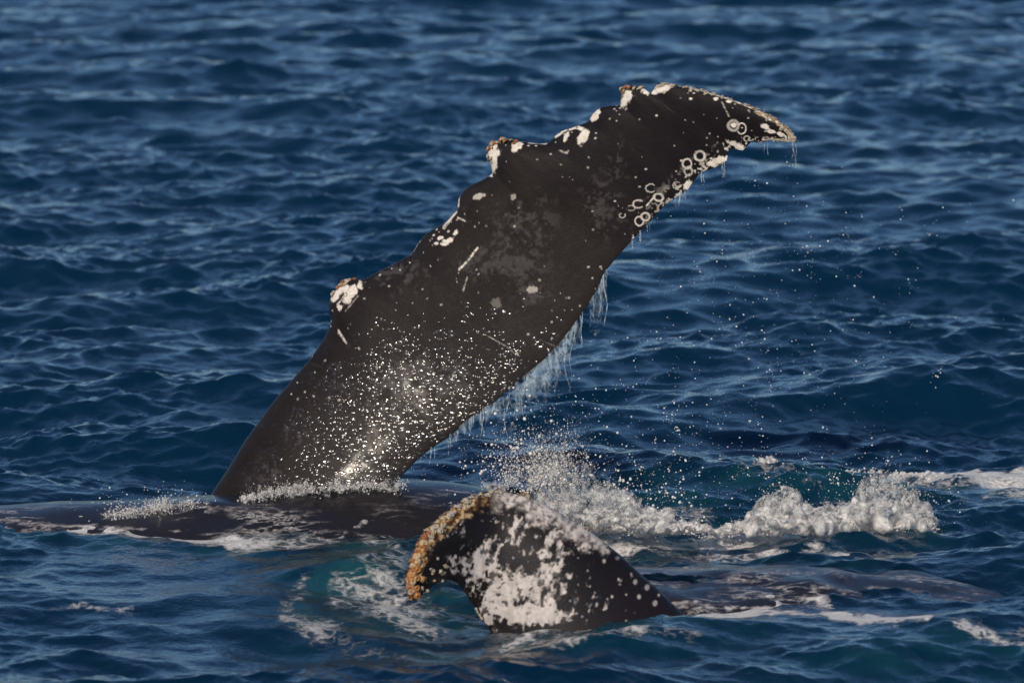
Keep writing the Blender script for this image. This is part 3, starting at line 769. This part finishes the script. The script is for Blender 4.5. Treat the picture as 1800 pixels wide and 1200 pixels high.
FROTH = froth_mat('white_froth', .25, thin=(-.1, .6)); SPLASH = froth_mat('thrown_water', .65, (.86, .85, .83, 1), thin=(-.04, .36)); DROP = froth_mat('water_drops', .12, (.86, .84, .80, 1))
def veil_mat():
    t = NT('falling_water_film'); P = t.pos((1, 1, .3))
    n = t.noise(P, 60, 3, .6)
    b = t.bsdf(**{'Base Color': (.55, .66, .74, 1), 'Roughness': .12, 'IOR': 1.333, 'Normal': t.bump(n, .5, .004)})
    tr = t.n('ShaderNodeBsdfTransparent'); mx = t.n('ShaderNodeMixShader')
    t.set(mx.inputs[0], t.ramp(n, .35, .65, .04, .38)); t.t.links.new(tr.outputs[0], mx.inputs[1]); t.t.links.new(b.outputs[0], mx.inputs[2])
    return t.done(mx.outputs[0])
VEIL = veil_mat()
rs = np.random.default_rng(2024)

def scatter(regions, Y0, origin, el=1.6):
    """regions: (cx, cy, rx, ry, n, rmin, rmax, depth spread) in photo pixels around depth Y0"""
    C, R, A = [], [], []
    o3 = at_depth(origin[0], origin[1], Y0)
    for cx, cy, rx, ry, n, r0, r1, ds in regions:
        a = rs.uniform(0, 2 * math.pi, n); k = np.sqrt(rs.random(n)) * (1 + .25 * rs.normal(0, .5, n))
        px = cx + rx * k * np.cos(a); py = cy + ry * k * np.sin(a)
        dep = Y0 + rs.normal(0, ds, n)
        c = at_depth(px, py, dep)
        r = (r0 + (r1 - r0) * rs.random(n) ** 2.2) * Y0 / FPX
        ax = c - o3 + rs.normal(0, .12, (n, 3))
        e = 1 + (el - 1) * rs.random(n)
        C.append(c); R.append(np.stack([r, r * rs.uniform(.7, 1, n), r * e], -1)); A.append(ax)
    return np.concatenate(C), np.concatenate(R), np.concatenate(A)

def fingers(roots, Y0, n_per, length, r0, spread=.5, up=1.0, out=0.0):
    """jets of water thrown up and breaking into beads: chains of shrinking blobs on ballistic paths"""
    C, R, A = [], [], []
    for px, py in roots:
        for k in range(n_per):
            p = at_depth(px + rs.normal(0, 10), py + rs.normal(0, 5), Y0 + rs.normal(0, .10))
            v = np.array([rs.normal(out, spread), rs.normal(0, spread * .5), up * rs.uniform(.5, 1.1)]); L = length * rs.uniform(.4, 1.2)
            m = int(rs.integers(9, 18)); t = np.linspace(0, 1, m)[:, None]
            path = p + v * t * L + np.array([0, 0, -.45 * L]) * t ** 2 + rs.normal(0, .006, (m, 3)) * t
            r = r0 * Y0 / FPX * (1 - .75 * t[:, 0]) * rs.uniform(.6, 1.3, m)
            C.append(path); R.append(np.stack([r, r, r * 1.7], -1)); A.append(np.gradient(path, axis=0))
    return np.concatenate(C), np.concatenate(R), np.concatenate(A)

def cat(*parts): return [np.concatenate(z) for z in zip(*parts)]

OCT = (np.array([[1, 0, 0], [-1, 0, 0], [0, 1, 0], [0, -1, 0], [0, 0, 1], [0, 0, -1]], float), np.array([[0, 2, 4], [2, 1, 4], [1, 3, 4], [3, 0, 4], [2, 0, 5], [1, 2, 5], [3, 1, 5], [0, 3, 5]]))
def spray_cloud(roots, Y0, n_fil, n_drop, length, r0, r1, dirs=(0, 1.0), spread=.5, jit=5.0, depth=.14):
    """roots: polyline or list of (px, py, weight); torn filaments of fine drops, dense at the foot and thinning along ballistic paths"""
    roots = np.array(roots, float); wgt = roots[:, 2] / roots[:, 2].sum()
    C, R, A = [], [], []
    for f in range(n_fil):
        k = rs.choice(len(roots), p=wgt); px = roots[k, 0] + rs.normal(0, 9); py = roots[k, 1] + rs.normal(0, 5)
        L = length * rs.uniform(.2, 1.0) ** 1.3 * roots[k, 2] ** .5; an = math.atan2(dirs[1], dirs[0]) + rs.normal(0, spread)
        n = max(4, int(n_drop * rs.uniform(.4, 1.4))); t = rs.random(n) ** 1.25
        x = px + math.cos(an) * L * t + rs.normal(0, jit, n) * (.35 + t); y = py - math.sin(an) * L * t + .45 * L * t ** 2 + rs.normal(0, jit, n) * (.35 + t)
        d = Y0 + rs.normal(0, depth) + rs.normal(0, .03, n)
        r = (r0 + (r1 - r0) * rs.random(n) ** 4) * (1.15 - .5 * t) * Y0 / FPX
        C.append(at_depth(x, y, d)); R.append(np.stack([r, r, r * rs.uniform(1, 2.2, n)], -1))
        A.append(np.tile([math.cos(an), .3, math.sin(an)], (n, 1)) + rs.normal(0, .5, (n, 3)))
    return np.concatenate(C), np.concatenate(R), np.concatenate(A)
def spray_obj(name, parts, label):
    C, R, A = cat(*parts); k = C[:, 2] > .0; V, F = ellipsoids(C[k], R[k], A[k], OCT)
    return tag(link(name, mesh_np(name, V, F), DROP), label, 'spray', kind='stuff')

# ---- the burst between the two flippers
Y1 = 28.75
b1 = scatter([(1035, 893, 80, 34, 330, 6, 15, .15), (1110, 916, 76, 18, 260, 5, 13, .14), (988, 858, 34, 36, 150, 4, 12, .12), (1180, 927, 60, 9, 160, 5, 11, .12), (968, 815, 16, 30, 46, 3, 8, .06),
              (930, 895, 40, 30, 120, 4, 10, .12), (1010, 835, 40, 22, 50, 3, 9, .08), (1075, 868, 22, 18, 40, 3, 9, .08), (905, 758, 9, 13, 6, 2.5, 6, .03), (958, 772, 9, 22, 12, 2, 5, .04), (870, 856, 26, 8, 40, 3, 7, .06)], Y1, (1010, 960), 2.0)
f1 = fingers([(975, 830), (1000, 830), (1030, 850), (1060, 865), (1085, 870), (1120, 890), (930, 870), (960, 800)], Y1, 7, .30, 2.2, .5, 1.0)
V, F = ellipsoids(*cat(b1, f1), base=ICO1)
o = liquid('water_splash', V, F, .0077, 18, SPLASH, .028)
tag(o, 'tall splash of thrown white water between the raised and the bent flipper', 'splash', kind='stuff')

spray_obj('splash_spray', [spray_cloud([(950, 890, 1.6), (975, 880, 2.2), (1000, 880, 2.4), (1025, 890, 2.2), (1050, 900, 2), (1080, 905, 1.6), (1110, 912, 1.2), (1150, 925, .8), (1190, 930, .6), (925, 900, 1), (880, 870, .8)], Y1, 90, 46, 100, .35, 1.6, (-.15, 1), .55, 8), spray_cloud([(900, 850, 1), (940, 850, 1.5), (975, 840, 1.5), (1010, 850, 1)], Y1, 170, 50, 165, .32, 1.5, (-.12, 1), .4, 13),
                          spray_cloud([(960, 840, 1.5), (980, 850, 1.5), (940, 860, 1)], Y1, 40, 20, 105, .5, 3.6, (-.2, 1), .35, 8),
                          spray_cloud([(1040, 925, 1), (1100, 930, 1), (1160, 935, 1), (1220, 935, .8), (1280, 935, .7)], Y1, 90, 36, 22, .35, 1.7, (0, 1), 1.0, 8)], 'fine torn spray rising from the splash between the flippers')

# ---- the wave breaking to the right, two glassy humps over a white foot
Y2 = 28.95
hump = []
def hump_fill(top, base_y, n, r0, r1, ds):
    top = np.array(top, float); x = rs.uniform(top[0, 0], top[-1, 0], n); yt = np.interp(x, top[:, 0], top[:, 1])
    k = rs.random(n) ** .7; y = yt + (base_y - yt) * k
    c = at_depth(x, y, Y2 + rs.normal(0, ds, n) * (.25 + k)); r = (r0 + (r1 - r0) * rs.random(n) ** 2) * Y2 / FPX
    ax = np.stack([rs.normal(0, .4, n), rs.normal(0, .4, n), np.ones(n)], -1)
    return c, np.stack([r, r, r * rs.uniform(1, 1.7, n)], -1), ax
h1 = hump_fill([(1322, 908), (1338, 876), (1364, 861), (1386, 860), (1406, 876), (1428, 900), (1450, 910)], 930, 230, 7, 15, .10)
h2 = hump_fill([(1440, 912), (1480, 896), (1506, 874), (1522, 844), (1546, 824), (1574, 830), (1603, 856), (1622, 884), (1636, 910)], 927, 400, 8, 17, .12)
h3 = scatter([(1500, 924, 140, 7, 220, 5, 11, .10), (1360, 924, 75, 9, 180, 5, 12, .10), (1290, 932, 60, 7, 120, 4, 8, .10)], Y2, (1500, 990), 1.5)
f2 = fingers([(1520, 835), (1545, 822), (1575, 825), (1605, 850), (1630, 880), (1370, 853), (1350, 860), (1395, 865), (1440, 890), (1470, 890)], Y2, 6, .16, 1.7, .7, .9)
V, F = ellipsoids(*cat(h1, h2, h3, f2), base=ICO1)
o = liquid('breaking_wave', V, F, .0079, 34, SPLASH, .030)
spray_obj('splash_spray', [spray_cloud([(1330, 915, 1), (1350, 900, 1.5), (1370, 890, 1.8), (1390, 892, 1.6), (1415, 905, 1.0), (1450, 915, .8)], Y2, 30, 34, 44, .35, 1.6, (0, 1), .9, 8, .1),
                          spray_cloud([(1480, 910, 1), (1510, 890, 1.5), (1530, 865, 1.7), (1550, 850, 1.8), (1575, 855, 1.8), (1600, 880, 1.7), (1620, 900, 1.5), (1632, 915, 1.2)], Y2, 60, 36, 48, .35, 1.7, (.15, 1), 1.0, 8, .12),
                          spray_cloud([(1300, 932, 1), (1350, 930, 1), (1420, 930, 1), (1500, 928, 1), (1580, 928, 1), (1640, 925, .8)], Y2, 90, 36, 18, .35, 1.7, (0, 1), 1.0, 8, .14),
                          spray_cloud([(1320, 832, 1), (1345, 822, 1.2), (1400, 832, .7), (1500, 832, .6), (1620, 836, .5)], 31.6, 110, 26, 12, .8, 2.4, (0, 1), 1.2, 4, .12)], 'fine spray along the top and foot of the breaking wave')
tag(o, 'breaking white wave with two glassy humps to the right of the splash', 'wave', kind='stuff')

# ---- heaped foam farther back
Y3 = float(ground(1345, 838)[1])
m1 = scatter([(1345, 826, 30, 10, 240, 3, 8, .12), (1350, 814, 16, 8, 90, 3, 7, .06), (1320, 832, 25, 6, 110, 3, 6, .1), (1420, 830, 55, 5, 160, 2, 6, .15), (1500, 829, 60, 5, 120, 2, 5, .15), (1610, 834, 60, 4, 120, 2, 6, .15), (1720, 842, 80, 4, 170, 2, 6, .15)], Y3, (1345, 900), 1.3)
V, F = ellipsoids(*m1); o = liquid('foam_crest', V, F, .008, 4, FROTH, .016)
tag(o, 'low crest of cream foam trailing away behind the breaking wave', 'foam', kind='stuff')

# ---- froth where the raised flipper meets the back, and the small splash before it
pts = np.array([(425, 878), (470, 866), (520, 860), (580, 858), (640, 853), (700, 855)], float)
def along(pts, n, dy, r0, r1, Y0, ds):
    s = polylen(pts); a = rs.uniform(0, s[-1], n); px = np.interp(a, s, pts[:, 0]); py = np.interp(a, s, pts[:, 1]) + rs.normal(0, dy, n)
    c = at_depth(px, py, Y0 + rs.normal(0, ds, n)); r = (r0 + (r1 - r0) * rs.random(n) ** 2) * Y0 / FPX
    return c, np.stack([r, r, r * rs.uniform(1, 1.4, n)], -1), rs.normal(0, 1, (n, 3))
pts2 = [(430, 876, .5), (455, 871, .8), (480, 867, 1), (505, 864, 1), (530, 862, .8), (560, 861, .7), (590, 859, .7), (620, 857, .9), (645, 855, 1), (670, 855, .9), (695, 856, .6)]
spray_obj('flipper_froth', [spray_cloud(pts2, 29.0, 70, 36, 18, .35, 1.5, (0, 1), 1.1, 6.5, .05)], 'wash of froth along the root of the raised flipper')
g1 = along(pts, 330, 4.5, 2, 6.5, 29.04, .04)
V, F = ellipsoids(*g1); o = liquid('flipper_wash', V, F, .0055, 12, SPLASH, .016); tag(o, 'thin wash of white water over the back at the raised flipper root', 'foam', kind='stuff')
Y4 = 29.0
g4 = fingers([(225, 900), (215, 902), (285, 890), (300, 890)], Y4, 3, .10, 1.6, .45, 1.0)
V, F = ellipsoids(*g4); o = liquid('water_splash', V, F, .005, 1, SPLASH, .006)
tag(o, 'small jets of water on the wet back ahead of the raised flipper', 'splash', kind='stuff')
spray_obj('splash_spray', [spray_cloud([(200, 906, .6), (225, 904, 1), (250, 902, .8), (275, 896, 1.2), (295, 893, 1.2), (320, 892, .8), (340, 892, .5)], Y4, 120, 36, 28, .35, 1.6, (0, 1), .8, 6, .06)], 'fine spray on the wet back ahead of the raised flipper')

# ---- water running off the trailing edge of the raised flipper
def tubes(paths, radii, seg=5):
    Vs, Fs, off = [], [], 0
    a = np.linspace(0, 2 * math.pi, seg, endpoint=False); ring = np.stack([np.cos(a), np.sin(a), np.zeros(seg)], -1)
    for P_, r in zip(paths, radii):
        V = P_[:, None] + ring[None] * np.asarray(r)[:, None, None]; n = len(P_)
        i = np.arange(n - 1)[:, None] * seg; j = np.arange(seg)[None]; j1 = (j + 1) % seg
        Fs.append(np.stack([i + j, i + j1, i + seg + j1, i + seg + j], -1).reshape(-1, 4) + off); Vs.append(V.reshape(-1, 3)); off += n * seg
    return np.concatenate(Vs), np.concatenate(Fs)
TRAIL = np.array(T1[8:], float); TS = polylen(TRAIL)
def edge_y(px): return np.interp(px, TRAIL[:, 0], TRAIL[:, 1])
paths, radii = [], []
def strand(px, y0, length, w, sway=3.0):
    n = 26; sway = sway * min(1.0, length / 70.0) ** 1.5; t = np.linspace(0, 1, n)
    ph = rs.uniform(0, 6.3, 2); x = px + sway * (np.sin(t * rs.uniform(4, 9) + ph[0]) - math.sin(ph[0])) * t + rs.normal(0, .3, n) + rs.normal(0, .06 * length) * t
    y = y0 + t * length; d = depth1(px, y0) + rs.normal(0, .025) + .03 * t * rs.normal()
    paths.append(at_depth(x, y, d))
    prof = (1 - .55 * t) * (1 + .45 * np.sin(t * rs.uniform(12, 30) + ph[1])); prof[-1] = .15; prof[0] = .6
    radii.append(np.clip(prof, .12, None) * w * 29.6 / FPX)
def curtain(x0, x1, hts, dz):
    """a torn film of water hanging from the trailing edge"""
    nx, ny = 110, 30; u = np.linspace(0, 1, nx); v = np.linspace(0, 1, ny)
    x = x0 + (x1 - x0) * u; h = np.interp(u, np.linspace(0, 1, len(hts)), hts) * (.75 + .5 * fbm(x / 9, x * 0, 61, 2))
    PX = x[None] + 3 * np.sin(v[:, None] * 5 + x[None] / 11) * v[:, None]; PY = edge_y(x)[None] - 3 + h[None] * v[:, None]
    D = depth1(x, edge_y(x))[None] + dz + .05 * (fbm(PX / 14, PY / 40, 63, 2) - .5)
    return at_depth(PX, PY, D), np.repeat(v[:, None], nx, 1)
CV, CF, CA = [], [], []
for x0, x1, hts, dz in [(868, 1020, [40, 60, 85, 70, 110, 120, 80, 90, 60], .02), (905, 1015, [70, 110, 70, 95, 120, 60, 75], -.03), (1036, 1068, [70, 110, 90, 60], .0), (790, 880, [25, 40, 30, 45, 55], .0)]:
    P_, v_ = curtain(x0, x1, hts, dz); CF.append(grid_faces(*P_.shape[:2]) + sum(len(c) for c in CV)); CV.append(P_.reshape(-1, 3)); CA.append(v_.ravel())
me = mesh_np('water_curtain', np.concatenate(CV), np.concatenate(CF)); attr_f(me, 'fall', np.concatenate(CA))
t = NT('torn_water_film'); n_ = t.noise(t.pos((1, 1, .5)), 20, 5, .68, .9); n2_ = t.noise(t.pos((1, 1, .8)), 60, 4, .65); fall = t.attr('fall').outputs['Fac']
a_ = t.ramp(t.math('SUBTRACT', t.math('ADD', t.math('MULTIPLY', n_, .7), t.math('MULTIPLY', n2_, .3)), t.math('MULTIPLY_ADD', t.math('MULTIPLY', fall, fall), .26, 0.0)), .38, .62, 0.0, .46)
b_ = t.bsdf(**{'Base Color': (.46, .58, .66, 1), 'Roughness': .15, 'IOR': 1.333, 'Normal': t.bump(n2_, .8, .006)})
tr_ = t.n('ShaderNodeBsdfTransparent'); mx_ = t.n('ShaderNodeMixShader'); t.set(mx_.inputs[0], a_); t.t.links.new(tr_.outputs[0], mx_.inputs[1]); t.t.links.new(b_.outputs[0], mx_.inputs[2])
o = link('water_curtain', me, t.done(mx_.outputs[0])); tag(o, 'torn translucent film of water hanging under the middle of the raised flipper', 'water', kind='stuff')
for k in range(8):
    px = rs.choice([rs.normal(985, 22), rs.normal(940, 28), rs.uniform(880, 1010)]); strand(px, edge_y(px) - 3, rs.uniform(30, 110), rs.uniform(.5, 1.6), 6)
for px, ln, n in [(1052, 70, 2), (1060, 100, 1), (1022, 70, 2), (1036, 60, 1), (1200, 22, 5), (1190, 24, 4), (1208, 20, 4), (1120, 26, 4), (1140, 18, 4), (1392, 55, 3), (1345, 28, 3), (1276, 30, 3), (1238, 26, 3), (735, 30, 2), (760, 35, 2), (790, 35, 3), (820, 40, 3), (846, 45, 4)]:
    for k in range(n):
        x0 = px + rs.normal(0, 4); strand(x0, edge_y(x0) - 3, ln * rs.uniform(.5, 1.1), rs.uniform(.5, 1.7), 5)
V, F = tubes(paths, radii)
me = mesh_np('falling_water', V, F)
o = link('falling_water', me, VEIL); tag(o, 'thin curtain of water running off the trailing edge of the raised flipper', 'water', kind='stuff')

# ---- flying drops
def drops(name, fields, label, stretch=1.3):
    C, R = [], []
    for fn, n, r0, r1, Ym, ds in fields:
        xy = fn(n); n = len(xy); d = Ym + rs.normal(0, ds, n); C.append(at_depth(xy[:, 0], xy[:, 1], d))
        r = (r0 * .85 + (r1 * 1.0 - r0 * .85) * rs.random(n) ** 5) * Ym / FPX; R.append(np.stack([r, r, r * rs.uniform(1, stretch, n)], -1))
    C, R = np.concatenate(C), np.concatenate(R)
    qx, qy = proj(C); keep = (C[:, 2] > .03) & (qy > np.interp(qx, [600, 900, 1100, 1280, 1400, 1700], [600, 560, 420, 290, 262, 330])); C, R = C[keep], R[keep]
    V, F = ellipsoids(C, R, rs.normal(0, 1, C.shape), ICO1)
    o = link(name, mesh_np(name, V, F), DROP); tag(o, label, 'spray', kind='stuff'); return o
def clump(xy):
    n = len(xy); k = max(3, n // 9); m = rs.random(n) < .4; c = xy[rs.integers(0, n, k)][rs.integers(0, k, n)]
    sg = rs.uniform(2.5, 12, n); d = np.stack([rs.normal(0, sg), rs.normal(0, sg * 1.3)], -1)
    return np.where(m[:, None], c + d, xy)
def gauss(cx, cy, sx, sy): return lambda n: clump(np.stack([rs.normal(cx, sx, n), rs.normal(cy, sy, n)], -1))
def below_edge(x0, x1, drop, bias=1.0, shift=0):
    def f(n):
        x = rs.uniform(x0, x1, n); y = edge_y(x) + 4 + rs.random(n) ** bias * drop; return clump(np.stack([x + shift * (y - edge_y(x)) / drop, y], -1))
    return f
drops('water_spray', [(below_edge(1050, 1400, 420, .9, 60), 430, .45, 1.9, 29.5, .3), (gauss(1330, 480, 150, 150), 300, .45, 1.8, 29.6, .4), (gauss(1450, 600, 130, 130), 140, .45, 2.0, 29.6, .4),
                      (gauss(1560, 420, 90, 80), 40, .6, 1.5, 29.6, .4)], 'fine drops raining from the raised flipper tip over open water')
drops('water_spray', [(gauss(940, 810, 75, 50), 300, .5, 3.6, 28.8, .18), (gauss(860, 800, 50, 55), 150, .5, 2.6, 28.9, .18), (gauss(1040, 830, 70, 45), 200, .5, 3.0, 28.75, .18), (gauss(990, 700, 60, 45), 110, .5, 2.0, 29.2, .2),
                      (gauss(1130, 870, 60, 30), 190, .6, 3.0, 28.75, .18), (gauss(900, 740, 50, 40), 140, .7, 2.6, 29, .2), (gauss(1200, 790, 90, 60), 160, .7, 2.2, 29, .3)], 'dense scatter of drops flying over the splash between the flippers')
drops('water_spray', [(gauss(1480, 820, 110, 22), 110, .45, 2.0, 29, .2), (gauss(1640, 880, 40, 30), 90, .45, 2.0, 28.95, .12), (gauss(1400, 860, 70, 22), 120, .45, 2.0, 28.95, .15), (gauss(1260, 860, 80, 30), 120, .45, 1.9, 29, .2), (gauss(1540, 830, 50, 20), 60, .8, 2.5, 28.95, .1)], 'drops thrown up around the breaking wave')
drops('water_spray', [(gauss(240, 880, 60, 12), 120, .7, 2.0, 29, .08), (gauss(720, 810, 25, 30), 50, .6, 1.6, 29.2, .1), (gauss(560, 850, 90, 6), 60, .6, 1.6, 29.1, .05)], 'few drops over the back and root of the raised flipper')
drops('water_spray', [(gauss(722, 1070, 3, 12), 14, .6, 1.6, 26.0, .02)], 'drops falling from the bent flipper tip')
